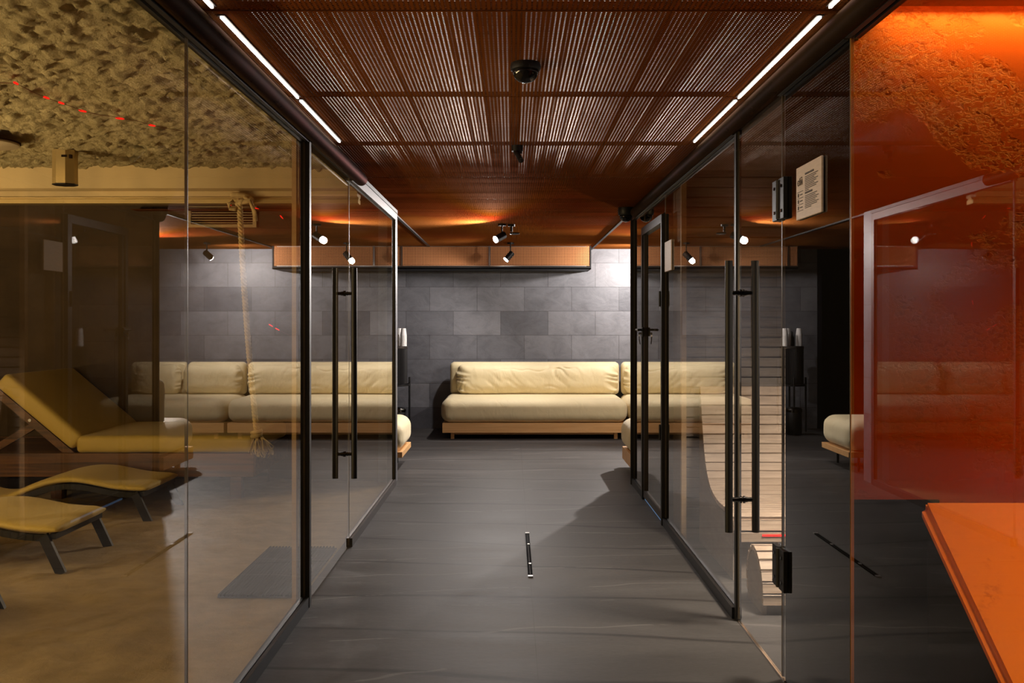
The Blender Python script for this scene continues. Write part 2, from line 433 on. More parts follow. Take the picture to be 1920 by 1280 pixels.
# copper ceiling panels, corridor rows then the wide rows of the lounge
rows = [2.84+1.083*k for k in range(-4, 9)]
cl = MB()
edges = [-1.5]+[r for r in rows if -1.4 < r < 11.9]+[11.96]
for a, b in zip(edges[:-1], edges[1:]):
    if a < 7.78:
        b2 = min(b, 7.79)
        cl.box(XL-.02, XR+.02, a+.006, b2-.006, HC, HC+.003)
    if b > 7.9:
        a2 = max(a, 7.79)
        for x0, x1 in ((-3.1, XL-.03), (XL-.03, XR-.01), (XR-.01, 3.35)):
            cl.box(x0+.006, x1-.006, a2+.006, b-.006, HC, HC+.003)
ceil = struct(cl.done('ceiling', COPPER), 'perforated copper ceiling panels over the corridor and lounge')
tb = MB()
for r in rows:
    if r < -1.3 or r > 11.9: continue
    x0, x1 = (XL-.02, XR+.02) if r < 7.8 else (-3.1, 3.35)
    tb.box(x0, x1, r-.014, r+.014, HC+.004, HC+.02)
part(tb, 'joint_strip', GREYM, ceil)
ts = MB()
for x in (XL-.03, XR-.01): ts.box(x-.012, x+.012, 7.85, 11.95, HC-.012, HC+.012)
struct(ts.done('trim_1', BLACK))
# slab above the mesh: ribbed concrete
sl = MB(); sl.box(-5.4, 3.5, -1.6, 13.4, HC+.30, HC+.45)
x = -1.0
while x < 1.05:
    wd = random.choice((.02, .03, .045, .06)); hh = random.choice((.03, .06, .09, .13))
    sl.box(x, x+wd, -1.5, 7.8, HC+.30-hh, HC+.31); x += wd+random.choice((.02, .035, .05, .08))
struct(sl.done('ceiling.001', SLABM), 'raw concrete slab above the copper ceiling')
sv = MB()
sv.box(XL-.09, XL-.03, -1.5, 7.8, HC, HC+.3); sv.box(XR+.03, XR+.09, -1.5, 7.8, HC, HC+.3)
struct(sv.done('trim_2', MATTE))

b = MB(); b.box(-1.82, 3.45, 11.97, 12.12, 0, HC+.3); struct(b.done('wall_back', SLATE))
b = MB(); b.box(3.36, 3.48, 7.8, 12.0, 0, HC+.3); struct(b.done('wall_right', SLATEX))
b = MB(); b.box(XR+.03, 3.4, 7.84, 7.95, 0, HC+.3); struct(b.done('wall_right.001', SLATE))
b = MB(); b.box(XL-.13, XL-.0, 7.82, 8.03, 0, HC+.3); struct(b.done('wall_left', SLATEX))
b = MB(); b.box(-5.3, XL-.13, 7.93, 8.03, 0, HC+.3); struct(b.done('wall_left.001', BROWNWALL))
b = MB(); b.box(-3.3, -3.15, 8.03, 13.3, 0, HC+.3); b.box(-3.3, 3.4, 13.2, 13.35, 0, HC+.3); b.box(-1.88, -1.82, 11.97, 13.2, 0, HC+.3)
struct(b.done('wall_left.002', DVOID))
b = MB(); b.box(-5.4, 3.5, -1.7, -1.55, 0, HC+.3); struct(b.done('wall_front', simple('dark_grey_plaster', (.05, .045, .045), .8)))
# sand room
b = MB(); b.box(-5.35, -5.22, -1.55, 7.95, 0, HC+.3); struct(b.done('wall_left.003', BROWNWALL))

def ceil_h(x, y):
    p = Vector((x, y, 0))
    q = p+mn.noise_vector(p*9)*.05; n = mn.noise(p*3)*.014+mn.noise(q*11+Vector((3, 1, 0)))*.016+mn.noise(q*29)*.022+mn.noise(q*47)*.014+mn.noise(p*75)*.010
    return HC+.055+n
X0, X1 = -5.25, XL-.035
cs = MB(); nx, ny = 300, 440
cs.grid(nx, ny, lambda u, v: Vector((X0+(X1-X0)*u, .2+(6.08-.2)*v, ceil_h(X0+(X1-X0)*u, .2+(6.08-.2)*v))))
o = cs.done('ceiling.002', CEILSAND, smooth=True); struct(o, 'rough sand-coloured plaster ceiling of the sand room')
b = MB(); b.box(X0, X1, 6.3, 7.95, HC+.09, HC+.12); b.box(X0, X1, -1.5, .25, HC+.05, HC+.08); struct(b.done('ceiling.003', BROWNWALL))
b = MB(); b.box(X0, X1, 6.02, 6.30, 2.157, HC+.28); b.box(X0, X1, 6.16, 6.30, 2.125, 2.157)
bm_ = struct(b.done('trim_3', BEAM)); 
b = MB(); b.box(X0, X1, 6.20, 6.29, 2.085, 2.112); b.box(X0, X1, 6.22, 6.27, 2.11, 2.126); part(b, 'lower_rail', BRASS, bm_)

def sand_h(x, y):
    p = Vector((x, y, 0))
    h = .034+mn.noise(p*2.2)*.018+mn.noise(p*6+Vector((9, 0, 0)))*.017+mn.noise(p*16)*.008
    h = max(h, .004)
    if x > -1.56:
        k = min(1, (x+1.56)/.14); h = h*(1-k)+(.013+mn.noise(p*19)*.002)*k
    return h
X0 = -5.215
sd = MB(); nx, ny = 150, 260
sd.grid(nx, ny, lambda u, v: Vector((X0+(X1-X0)*u, 1.2+(7.93-1.2)*v, sand_h(X0+(X1-X0)*u, 1.2+(7.93-1.2)*v))))
tag(sd.done('sand', SAND, smooth=True), 'loose beige sand covering the floor of the glazed sand room', 'sand', kind='stuff')

# cabin and the small room beyond
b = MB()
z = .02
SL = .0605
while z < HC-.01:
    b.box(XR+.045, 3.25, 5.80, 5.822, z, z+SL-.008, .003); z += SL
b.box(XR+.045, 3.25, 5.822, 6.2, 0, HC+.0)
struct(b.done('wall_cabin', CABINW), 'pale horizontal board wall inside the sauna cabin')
b = MB(); b.box(3.2, 3.3, 3.5, 7.84, 0, HC); struct(b.done('wall_right.002', CABINSIDE))
b = MB(); b.box(XR+.03, 3.3, 2.95, 7.84, HC, HC+.04); struct(b.done('ceiling.004', CABINSIDE))
b = MB(); b.box(XR+.02, XR+.05, 5.76, 5.80, 0, HC); struct(b.done('trim_4', wood('tan_trim', (.33, .22, .12), (.42, .29, .17))))
b = MB(); b.box(1.9, 1.95, 6.2, 7.84, 0, HC); struct(b.done('wall_right.003', BROWNWALL))
# black block between cabin and red room
b = MB(); b.box(XR+.007, 3.3, 2.846, 3.53, 0, HC+.1); struct(b.done('wall_partition', MATTE))
# red room
b = MB(); b.box(XR+.008, 3.2, 2.835, 2.845, 0, HC+.1); struct(b.done('wall_red', REDP), 'rough terracotta plaster wall lit from above')
b = MB(); b.box(XR+.008, 1.26, 2.826, 2.845, 0, .79); struct(b.done('wall_red_shade', MATTE))  # black sheet added as the dark shade at the red wall's foot
b = MB(); b.box(3.1, 3.2, -1.5, 2.835, 0, HC+.1); struct(b.done('wall_red.001', REDP))
b = MB(); b.box(XR+.02, 3.15, -1.5, 2.71, HC-.03, HC+.1); b.box(XR+.02, 3.15, 2.71, 2.835, HC+.04, HC+.1); struct(b.done('ceiling.005', REDP))
b = MB(); b.box(XR+.06, 3.05, 2.735, 2.765, HC+.005, HC+.02)
tag(b.done('cove_light_strip', LEDO), 'amber light strip hidden above the top of the red plaster wall', 'light strip')

# jamb behind the left glass
b = MB(); b.box(XL-.045, XL-.025, 4.37, 4.41, 0, GT); struct(b.done('trim_5', wood('tan_jamb', (.36, .23, .10), (.42, .28, .13))))

# ------------------------------------------------------------------ glazing
def pane(name, x, y0, y1, z0, z1, root, edge=GEDGE):
    g = MB(); g.box(x-.004, x+.004, y0, y1, z0, z1)
    o = part(g, name, GLASS, root)
    e = MB(); e.box(x-.0045, x+.0045, y0-.0015, y0+.0005, z0, z1); e.box(x-.0045, x+.0045, y1-.0005, y1+.0015, z0, z1)
    part(e, 'polished_edge', edge if y1 < 3 else GEDGE, o)
    return o
def window(n, x, y0, y1, bottom=True, top=True, panes=None, z1=GT, label=None, edge=GEDGE, rail=BLACK):
    r = empty('window_%d' % n, (x, (y0+y1)/2, 0)); struct(r, label)
    for a, c in (panes or [(y0, y1)]): pane('glass_pane', x, a, c, .03 if bottom else .012, z1-.03, r, edge)
    if bottom:
        m = MB(); m.box(x-.022, x-.006, y0, y1, 0, .05); m.box(x+.006, x+.022, y0, y1, 0, .05); m.box(x-.006, x+.006, y0, y1, 0, .03); part(m, 'bottom_rail', rail, r)
    if top:
        m = MB(); m.box(x-.022, x-.006, y0, y1, z1-.055, z1); m.box(x+.006, x+.022, y0, y1, z1-.055, z1); m.box(x-.006, x+.006, y0, y1, z1-.03, z1); part(m, 'top_rail', rail, r)
    return r
window(1, XL, -1.5, 4.42, panes=[(-1.5, 2.817), (2.821, 4.42)], label='near fixed glass of the sand room, left side')
window(2, XL, 5.63, 7.76, label='far fixed glass left of the corridor', rail=GREYM)
window(3, XR, 4.26, 6.215, label='fixed glass in front of the sauna cabin')
window(4, XR, 7.20, 7.81, label='narrow fixed glass at the far right end of the corridor')
window(5, XR, 2.825, 3.53, label='dark fixed glass pane carrying a notice', edge=GEDGE_R, bottom=False)
window(6, XR, -1.5, 2.815, label='glass of the red room at the right', edge=GEDGE_R, bottom=False)
# posts
def post(n, x0, x1, y0, y1, z1=GT):
    m = MB(); m.box(x0, x1, y0, y1, 0, z1, .002); return struct(m.done('trim_%d' % n, BLACK))
post(6, XL-.025, XL+.025, 4.42, 4.46)
post(7, XL-.05, XL+.018, 7.76, 7.82)
post(8, XR-.012, XR+.012, 4.225, 4.26)
post(9, XR-.03, XR+.025, 7.81, 7.835)
# rail of the door bays
m = MB(); m.box(XL-.03, XL+.012, 4.46, 5.63, GT-.04, GT); m.box(XL-.03, XL+.03, -1.5, 4.46, GT, HC-.01); m.box(XL-.03, XL+.03, 4.46, 7.8, GT, HC-.01); m.box(XL-.06, XL-.028, -1.5, 7.8, GT-.02, HC+.1); struct(m.done('trim_10', BLACK))
m = MB(); m.box(XR-.02, XR+.02, 3.495, 4.23, GT-.04, GT); m.box(XR-.01, XR+.03, -1.5, 7.8, GT, HC); struct(m.done('trim_11', BLACK))
m = MB(); m.box(XR-.006, XR+.006, 3.5, 4.22, 0, .008); struct(m.done('trim_12', simple('bright_threshold', (.85, .72, .6), .18, 1, .05)))
m = MB(); m.box(XR-.008, XR+.008, 6.26, 7.14, 0, .010); struct(m.done('trim_13', BLUEGLOW))

def pull_handle(root, x, y, z0, z1, za, zb):
    for s, lab in ((-1, None), (1, None)):
        h = MB(); h.cyl((x+s*.058, y, z0), (x+s*.058, y, z1), .0165, n=24)
        o = part(h, 'handle_bar', BLACK, root, ang=40)
    for z in (za, zb):
        c = MB(); c.cyl((x-.05, y, z), (x+.05, y, z), .0095); c.cyl((x-.012, y, z), (x-.004, y, z), .016); c.cyl((x+.004, y, z), (x+.012, y, z), .016); c.cyl((x-.022, y, z), (x-.017, y, z), .012); c.cyl((x+.017, y, z), (x+.022, y, z), .012)
        part(c, 'handle_mount', CHROMEB, root, ang=40)
def hinge(root, x, y, z0, z1):
    m = MB()
    for s in (-1, 1):
        m.box(x+s*.012-.008, x+s*.012+.008, y-.075, y-.012, z0, z1, .002)
        m.box(x+s*.012-.008, x+s*.012+.008, y+.012, y+.075, z0, z1, .002)
    m.cyl((x-.016, y, z0+.004), (x-.016, y, z1-.004), .011)
    m.box(x-.006, x+.006, y-.013, y+.013, z0+.01, z1-.01)
    o = part(m, 'hinge', BLACK, root)
    c = MB()
    for yy in (y-.045, y+.045):
        for zz in (z0+.03, z1-.03): c.cyl((x-.0225, yy, zz), (x-.0195, yy, zz), .006)
    part(c, 'screw', CHROMEB, o)
d1 = empty('door_1', (XL, 5.04, 0)); struct(d1, 'glass door of the sand room')
pane('glass_pane', XL, 4.475, 5.62, .012, GT-.045, d1); pull_handle(d1, XL, 5.475, .426, 1.626, .565, 1.48)
d2 = empty('door_2', (XR, 3.86, 0)); struct(d2, 'glass door of the sauna cabin')
pane('glass_pane', XR, 3.538, 4.22, .012, GT-.045, d2); pull_handle(d2, XR-.002, 4.15, .408, 1.581, .549, 1.441)
hinge(d2, XR, 3.534, 1.69, 1.84); hinge(d2, XR, 3.534, .337, .487)
d3 = empty('door_3', (XR, 6.7, 0)); struct(d3, 'black framed glass door near the end of the corridor')
pane('glass_pane', XR, 6.29, 7.12, .06, 1.97, d3)
fm = MB(); fm.box(XR-.028, XR+.02, 6.22, 6.26, 0, 2.02, .002); fm.box(XR-.028, XR+.02, 7.15, 7.20, 0, 2.02, .002); fm.box(XR-.028, XR+.02, 6.26, 7.15, 1.965, 2.02); part(fm, 'door_frame', BLACK, d3)
lf = MB(); lf.box(XR-.018, XR+.01, 6.26, 6.30, .02, 1.965); lf.box(XR-.018, XR+.01, 7.11, 7.15, .02, 1.965); lf.box(XR-.018, XR+.01, 6.3, 7.11, .02, .07); part(lf, 'leaf_frame', GREYM, d3)
hd = MB(); hd.box(XR-.034, XR-.018, 7.095, 7.145, 1.215, 1.28, .003); hd.cyl((XR-.03, 7.12, 1.262), (XR-.075, 7.12, 1.262), .008); hd.cyl((XR-.072, 7.13, 1.262), (XR-.072, 7.0, 1.262), .009); hn = part(hd, 'lever_handle', BLACK, d3)
kb = MB(); kb.cyl((XR-.055, 7.14, 1.235), (XR-.034, 7.14, 1.235), .007)
kb.cyl((XR-.05, 7.14, 1.228), (XR-.05, 7.14, 1.20), .002, n=8); kb.cyl((XR-.053, 7.14, 1.20), (XR-.047, 7.14, 1.20), .013, n=16); kb.bar((XR-.05, 7.14, 1.195), (XR-.045, 7.13, 1.155), .007, .002)
part(kb, 'key', STEEL, hn)
for z in (1.42, .55):
    h = MB(); h.cyl((XR-.032, 6.262, z), (XR-.032, 6.262, z+.10), .007); part(h, 'hinge', BLACK, d3)
window(7, XR, 6.22, 7.20, bottom=False, panes=[(6.22, 7.2)], label='transom glass above the framed door')
wt = bpy.data.objects['window_7']
for ch in list(wt.children):
    if ch.name.startswith('glass_pane'):
        for g in [ch]+list(ch.children):
            for v in g.data.vertices:
                if v.co.z < 1: v.co.z = 2.03

# ------------------------------------------------------------------ ducts and strips along the ceiling
def duct(x, y1, label, sx):
    m = MB(); m.cyl((x, -1.5, 2.185), (x, y1, 2.185), .038, n=32)
    o = m.done('edge_duct', BRONZE); smooth_angle(o, 40)
    tag(o, label, 'duct')
duct(XL+.040, 5.85, 'dark bronze round tube under the left edge of the copper ceiling', 1)
duct(XR-.026, 7.56, 'dark bronze round tube under the right edge of the copper ceiling', -1)
def strip(x, y0, y1, label):
    r = empty('light_strip', (x, (y0+y1)/2, HC-.008))
    m = MB(); m.box(x-.004, x+.004, y0, y1, HC-.010, HC-.004); part(m, 'diffuser', LEDW, r)
    m = MB(); m.box(x-.011, x+.011, y0-.004, y1+.004, HC-.004, HC-.001); part(m, 'profile', GREYM, r)
    tag(r, label, 'light strip', None)
for x, nm in ((XL+.085, 'left'), (XR-.074, 'right')):
    strip(x, -.6, 2.79, 'white light strip along the %s ceiling edge, nearest to the camera' % nm)
    strip(x, 2.88, 3.91, 'white light strip along the %s ceiling edge, middle length' % nm)
    strip(x, 3.96, 4.86, 'white light strip along the %s ceiling edge, farthest length' % nm)

# ------------------------------------------------------------------ soffit box on the back wall
s0, s1, sy, sz0, sz1 = -1.42, .945, 11.45, .655+CAMZ, HC-.002
r = empty('soffit_box', (0, 11.7, sz0))
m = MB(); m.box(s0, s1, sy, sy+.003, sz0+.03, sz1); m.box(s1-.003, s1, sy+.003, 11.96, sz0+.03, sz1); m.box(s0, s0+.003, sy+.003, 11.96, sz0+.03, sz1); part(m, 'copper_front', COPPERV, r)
m = MB(); m.box(s0-.004, s1+.004, sy-.008, 11.965, sz0-.008, sz0+.004); m.box(s0-.004, s1+.004, sy-.008, sy+.012, sz0-.008, sz0+.03); m.box(s1-.01, s1+.006, sy-.004, sy+.014, sz0, sz1); m.box(s1-.01, s1+.006, sy, 11.965, sz0-.008, sz0+.03); part(m, 'bottom_tray', BLACK, r)
m = MB()
m.box(s0, s1-.05, sy-.012, sy-.006, sz0+.022, sz0+.034); m.box(s0, s1-.05, sy-.005, sy-.001, sz1-.012, sz1-.004); part(m, 'steel_edge', STEEL, r)
for x in (-1.31, -.262):
    m = MB(); m.box(x-.011, x+.011, sy-.006, sy-.002, sz0+.03, sz1); part(m, 'strap', STEEL, r)
m = MB(); m.box(s0+.01, s1-.01, sy+.08, sy+.1, sz0+.03, sz1); part(m, 'inner_lining', MATTE, r)
tag(r, 'copper perforated soffit box with black tray below the ceiling on the slate wall', 'soffit')

# ------------------------------------------------------------------ ceiling devices
def make_spot(p, a, label):
    p = Vector(p); d = (Vector(a)-p).normalized()
    r = empty('ceiling_spotlight', (p.x, p.y, HC))
    ax, ay = p.x-d.x*.03, p.y-d.y*.03
    m = MB(); m.cyl((ax, ay, HC), (ax, ay, HC-.018), .038, n=24); part(m, 'mounting_plate', BLACK, r, ang=40)
    m = MB(); m.cyl((ax, ay, HC-.018), (ax, ay, p.z+.01), .008); m.lathe((ax, ay, p.z+.012), [(.001, -.014), (.012, -.008), (.014, 0), (.012, .008), (.001, .014)], 14); part(m, 'stem', BLACK, r, ang=40)
    m = MB(); m.cyl(p-d*.06, p+d*.05, .034, n=24); hh = part(m, 'lamp_head', BLACK, r, ang=40)
    m = MB(); m.cyl(p+d*.048, p+d*.056, .031, n=24); part(m, 'lens', LAMPW, hh)
    tag(r, label, 'spotlight', 'black ceiling spotlights of the lounge')
labs = ['lit black ceiling spotlight nearest the corridor, shining down to the left',
        'lit black spotlight in front of the copper soffit, tilted down to the left',
        'black ceiling spotlight washing the bright right part of the slate wall',
        'black ceiling spotlight deep in the right of the lounge aimed back at the corridor',
        'black ceiling spotlight above the right chaise end']
for (p, a, e, c), l in zip(SPOTS, labs): make_spot(p, a, l)
# smoked dome detector
r = empty('ceiling_sensor', (.05, 3.42, HC))
m = MB(); m.lathe((.05, 3.42, HC), [(.052, 0), (.055, -.012), (.053, -.024), (.05, -.026)], 36); part(m, 'base_ring', BLACK, r, ang=40)
m = MB(); m.lathe((.05, 3.42, HC-.026), [(.048, 0), (.046, -.01), (.040, -.024), (.028, -.036), (.014, -.042), (.002, -.044)], 36); part(m, 'dome', SMOKEDOME, r, smooth=True)
tag(r, 'round smoked black sensor dome on the near copper ceiling panel', 'sensor')
# switched off aimed device
r = empty('ceiling_projector', (.03, 5.0, HC))
m = MB(); m.cyl((.03, 5.0, HC), (.03, 5.0, HC-.03), .03); part(m, 'base', BLACK, r, ang=40)
m = MB(); m.cyl((.022, 4.99, HC-.03), (.05, 4.93, HC-.09), .014); part(m, 'barrel', BLACK, r, ang=40)
m = MB(); m.box(.035, .055, 4.985, 4.99, HC-.045, HC-.028); part(m, 'face_plate', GREYM, r)
tag(r, 'small unlit black fitting under the third joint of the copper ceiling', 'ceiling light')
# sprinkler beside the first spotlight
r = empty('sprinkler', (.06, 9.0, HC))
m = MB(); m.cyl((.0, 8.98, HC), (.0, 8.98, HC-.02), .034); m.cyl((.0, 8.98, HC-.02), (.0, 8.98, HC-.07), .011); part(m, 'stem', BLACK, r, ang=40)
m = MB()
m.lathe((.03, 8.98, HC-.085), [(.01, .012), (.045, .008), (.05, 0), (.045, -.006), (.01, -.012)], 18); part(m, 'deflector', CHROMEB, r, ang=40)
tag(r, 'dark metal ceiling fitting just right of the nearest lit spotlight', 'ceiling fitting')
# turret camera at the corner of the right glass
r = empty('security_camera', (.92, 7.72, HC))
m = MB(); m.lathe((.915, 7.68, HC), [(.062, 0), (.064, -.02), (.062, -.05), (.056, -.062)], 32); part(m, 'housing', BLACK, r, ang=40)
m = MB(); m.lathe((.915, 7.68, HC-.058), [(.052, 0), (.05, -.018), (.042, -.038), (.026, -.052), (.004, -.058)], 32); part(m, 'dome', SMOKEDOME, r, smooth=True)
m = MB(); m.cyl((.905, 7.64, HC-.085), (.90, 7.625, HC-.095), .012); part(m, 'lens', CHROMEB, r, ang=40)
tag(r, 'black turret security camera where the right tube meets the last post', 'camera')

# ------------------------------------------------------------------ notice boards
def notice(y0, y1, z0, z1, label, lines=True):
    r = empty('notice_board', (XR-.011, (y0+y1)/2, z0))
    x = XR-.011
    m = MB(); m.box(x-.003, x+.005, y0, y1, z0, z1, .002); part(m, 'plate', PLATE, r)
    if lines:
        W = y1-y0; H = z1-z0
        # seen from the corridor the reading direction runs towards the camera (decreasing y)
        def Y(u): return y1-u*W
        def Z(v): return z1-v*H
        def strip_(u0, u1, v, t, mb): mb.box(x-.0042, x-.0028, Y(u1), Y(u0), Z(v)-t/2, Z(v)+t/2)
        m = MB()
        random.seed(4)
        for k in range(8): strip_(.38, .88-.07*(k % 3)-.0*(k), .245+k*.032, .0022, m)
        strip_(.38, .52, .245+8*.032, .0022, m)
        for k in range(7): strip_(.38, .9-.06*((k+1) % 3), .60+k*.032, .0022, m)
        strip_(.38, .62, .60+7*.032, .0022, m)
        # headings as short broken words
        for u0, u1 in ((.38, .56), (.58, .72)): strip_(u0, u1, .19, .006, m)
        strip_(.38, .66, .545, .006, m)
        part(m, 'text_lines', INK, r)
        m = MB()
        for v in (.48, .60, .72, .84): strip_(.06, .30, v, .0014, m)
        for v in (.54, .66, .78): strip_(.08, .12, v, .012, m); strip_(.17, .27, v, .003, m)
        part(m, 'side_table_of_icons', INK, r)
        t = bpy.data.curves.new('logo', 'FONT'); t.body = 'єfій'; t.size = .036; t.extrude = .0006
        to = bpy.data.objects.new('logo_tmp', t); COL.objects.link(to)
        bpy.context.view_layer.update()
        me = bpy.data.meshes.new_from_object(to.evaluated_get(bpy.context.evaluated_depsgraph_get()))
        bpy.data.objects.remove(to)
        lo = link('logo', me, INK, r)
        lo.matrix_local = Matrix.Translation((-.0036, Y(.06)-(y0+y1)/2, Z(.36)-z0))@Matrix(((0, 0, -1, 0), (-1, 0, 0, 0), (0, 1, 0, 0), (0, 0, 0, 1)))
    tag(r, label, 'sign')
notice(3.055, 3.325, 1.665, 1.845, 'pale wooden notice board with a logo and text on the dark glass pane')
notice(5.93, 6.18, 1.64, 1.83, 'pale notice board on the cabin glass right beside the framed door', lines=False)

# ------------------------------------------------------------------ sofas
def cushion_disp(seed, half, amp, endamp):
    hx, hy, hz = half
    S = Vector((seed*3.7, seed*1.3, seed*.7))
    def f(p):
        q = Vector((p.x, p.y*1.5, p.z*1.0))
        t = abs(p.x)/hx
        n = mn.noise(q*5.5+S)*.5
        # creases: narrow folds fanning from the lower middle, deeper in some stretches
        wz = mn.noise_vector(Vector((p.x*3, 0, p.z*4))+S)*.12
        zone = max(0, mn.noise(Vector((p.x*1.7, 0, p.z*1.5))+S*2)*2.2+.25)
        n += -zone*max(0, 1-abs(mn.noise(Vector(((p.x+wz.x)*7+p.z*3, 0, (p.z+wz.z)*4.5))+S))*7)*.75
        n += mn.ridged_multi_fractal(Vector((p.x*4.2+p.z*2.5, p.y*2, p.z*3.2))+S, 1.0, 2.1, 4, 1.0, 2.0)*.12
        k = amp*n
        e = max(0, (t-.86)/.14)
        e2 = max(0, (t-.80)/.20); k2 = endamp*1.8*e2*math.sin(p.z*95+math.sin(p.z*31+seed)*2+p.x*20)
        # the outer ends pinch together in thickness
        pin = 1-.55*max(0, (t-.80)/.20)**2
        s = 1 if p.y < 0 else -1
        return Vector((p.x*(1-.012*math.cos(p.z*9)*e), p.y*pin-s*k-s*k2, p.z*(1-.03*e)+amp*.4*mn.noise(q*4+S*2)))
    return f
def seat_disp(seed, amp, hx):
    S = Vector((seed*2.1, seed, 0))
    def f(p):
        n = mn.noise(Vector((p.x*9+p.z*5, p.y*2, p.z*2))+S)*amp
        low = -.010 if p.z < -.06 else 0
        return Vector((p.x, p.y-(n if p.y < 0 else 0), p.z+mn.noise(Vector((p.x*2, p.y*3, 0))+S)*amp*.7))
    return f
def sofa(name, x0, x1, y0, y1, label, cushions, facing=-1, metal_leg=False, basez=.075, back=True, seatz=.455, backseg=None, nr=(50, 26, 14), armend=None):
    """facing -1: the open side looks to the camera (back at y1); facing +1: back at y0"""
    r = empty(name, ((x0+x1)/2, (y0+y1)/2, 0))
    L = x1-x0; W = y1-y0
    m = MB(); m.box(x0+.02, x1-.01, y0+.03, y1-.02, basez, .185, .003); part(m, 'wooden_base', OAK, r)
    for lx in (x0+.13, x1-.13):
        for ly in (y0+.12, y1-.12):
            m = MB()
            if metal_leg: m.cyl((lx, ly, 0), (lx, ly, basez), .012); part(m, 'leg', BLACK, r)
            else: m.box(lx-.02, lx+.02, ly-.02, ly+.02, 0, .08, .002); part(m, 'leg', OAK, r)
    if not metal_leg:
        m = MB(); m.box(x0+.12, x1-.12, y0+.14, y0+.17, .045, .08); part(m, 'stretcher', OAK, r)
    c = rbox(((x0+x1)/2, (y0+y1)/2, (.185+seatz)/2), (L, W, seatz-.185), (.11, .13, .10), nr, seat_disp(hash(x0*7) % 9, .006, L/2))
    part(c, 'seat_cushion', CREAM, r, smooth=True)
    if back:
        for bx0, bx1 in (backseg or [(x0+.05, x1)]):
            yy = y1-.10 if facing < 0 else y0+.10
            c = rbox(((bx0+bx1)/2, yy, .640), (bx1-bx0, .17, .40), (.05, .075, .06), (24, 8, 12)); part(c, 'backrest', CREAM, r, smooth=True)
        for i, (cx0, cx1) in enumerate(cushions):
            yy = y1-.235 if facing < 0 else y0+.235
            c = rbox(((cx0+cx1)/2, yy, .632), (cx1-cx0, .20, .36), (.10, .095, .14), (int(70*(cx1-cx0)), 12, 34), cushion_disp(i+x0, ((cx1-cx0)/2, .1, .18), .018, .010))
            part(c, 'back_cushion', CREAM, r, smooth=True)
    if armend is not None:
        ax, ay = armend
        c = rbox((ax, ay, .64), (.13, .42, .36), (.06, .10, .10), (8, 16, 16), lambda p: Vector((p.x+.01*mn.noise(p*14), p.y, p.z))); part(c, 'end_cushion', CREAM, r, smooth=True)
    tag(r, label, 'sofa')
    return r
sofa('sofa', -.80, 1.315, 10.80, 11.86, 'long cream sofa with oak base against the slate wall, its left end free', [(-.68, 1.30)])
sofa('sofa', 1.325, 2.78, 10.80, 11.86, 'cream sofa section joined to the right of the long sofa, mostly behind the glass', [(1.35, 2.07), (2.09, 2.70)], backseg=[(1.34, 2.05), (2.06, 2.74)])
sofa('sofa', .995, 2.75, 8.02, 8.82, 'cream chaise whose rounded end shows at the right behind the last glass post', [(1.15, 2.6)], facing=1, nr=(40, 20, 14), armend=(1.19, 8.24))
sofa('sofa', -2.75, -.945, 8.36, 9.14, 'cream chaise with black legs whose rounded end shows left of the corridor end', [], facing=1, back=False, metal_leg=True, basez=.135, nr=(40, 20, 14))

# ------------------------------------------------------------------ side table, drum, cups, bin
tx, ty = -1.40, 11.62
r = empty('side_table', (tx, ty, 0))
m = MB(); m.lathe((tx, ty, .555), [(.165, 0), (.17, .004), (.17, .02), (.165, .024), (.158, .024), (.156, .012)], 40); part(m, 'table_top', BLACK, r, ang=40)
for k in range(4):
    a = k*PI/2+.12
    m = MB(); x, y = tx+.165*math.cos(a), ty+.165*math.sin(a); m.cyl((x, y, 0), (x, y, .66), .012, n=14); part(m, 'leg', BLACK, r, ang=40)
tag(r, 'slim black round tray table with tall legs left of the sofa', 'side table')
r = empty('ribbed_drum', (tx, ty, .58))
m = MB(); n = 120
pr = []
for i in range(n):
    a = 2*PI*i/n; rr = .139 if i % 2 else .134
    pr.append((tx+rr*math.cos(a), ty+rr*math.sin(a)))
m.prism(pr, 'z', .582, 1.005); part(m, 'ribbed_body', DRUM, r)
m = MB(); m.lathe((tx, ty, 1.005), [(.142, 0), (.144, .004), (.144, .026), (.140, .03), (.001, .03)], 40); part(m, 'lid', GREYM, r, ang=40)
tag(r, 'black ribbed drum standing on the black tray table', 'water dispenser')
def cups(x, y, n, label):
    r = empty('cup_stack', (x, y, 1.036)); z = 1.0355
    for k in range(n):
        m = MB(); m.lathe((x, y, z+k*.0125), [(.040, 0), (.0405, .003), (.039, .005), (.028, .088), (.027, .09), (.001, .09)], 24); 
        part(m, 'paper_cup', WCUP, r, ang=40)
    tag(r, label, 'cups')
cups(tx+.10, ty-.06, 11, 'stack of white paper cups on the drum, the right one beside the slate wall')
cups(tx+.038, ty+.045, 11, 'stack of white paper cups on the drum, in the middle')
cups(tx-.095, ty+.02, 11, 'stack of white paper cups on the drum, the left one')
r = empty('bottle', (tx-.035, ty+.105, 1.036))
m = MB(); m.lathe((tx-.035, ty+.105, 1.036), [(.028, 0), (.03, .01), (.03, .09), (.024, .11), (.011, .125), (.011, .15), (.014, .152), (.014, .165), (.001, .166)], 24); part(m, 'bottle_body', BLACK, r, ang=40)
m = MB(); m.cyl((tx-.035, ty+.105, 1.20), (tx-.035, ty+.105, 1.215), .006); m.bar((tx-.035, ty+.105, 1.213), (tx+.0, ty+.085, 1.208), .008, .006); part(m, 'pump', BLACK, r)
tag(r, 'small black pump bottle behind the paper cups on the drum', 'bottle')
bx, by = -1.50, 11.42
r = empty('pedal_bin', (bx, by, 0))
bx, by = -1.335, 11.30
r.location = (bx, by, 0)
m = MB(); m.lathe((bx, by, 0), [(.085, 0), (.09, .006), (.09, .265), (.088, .27)], 32); part(m, 'bin_body', BLACK, r, ang=40)
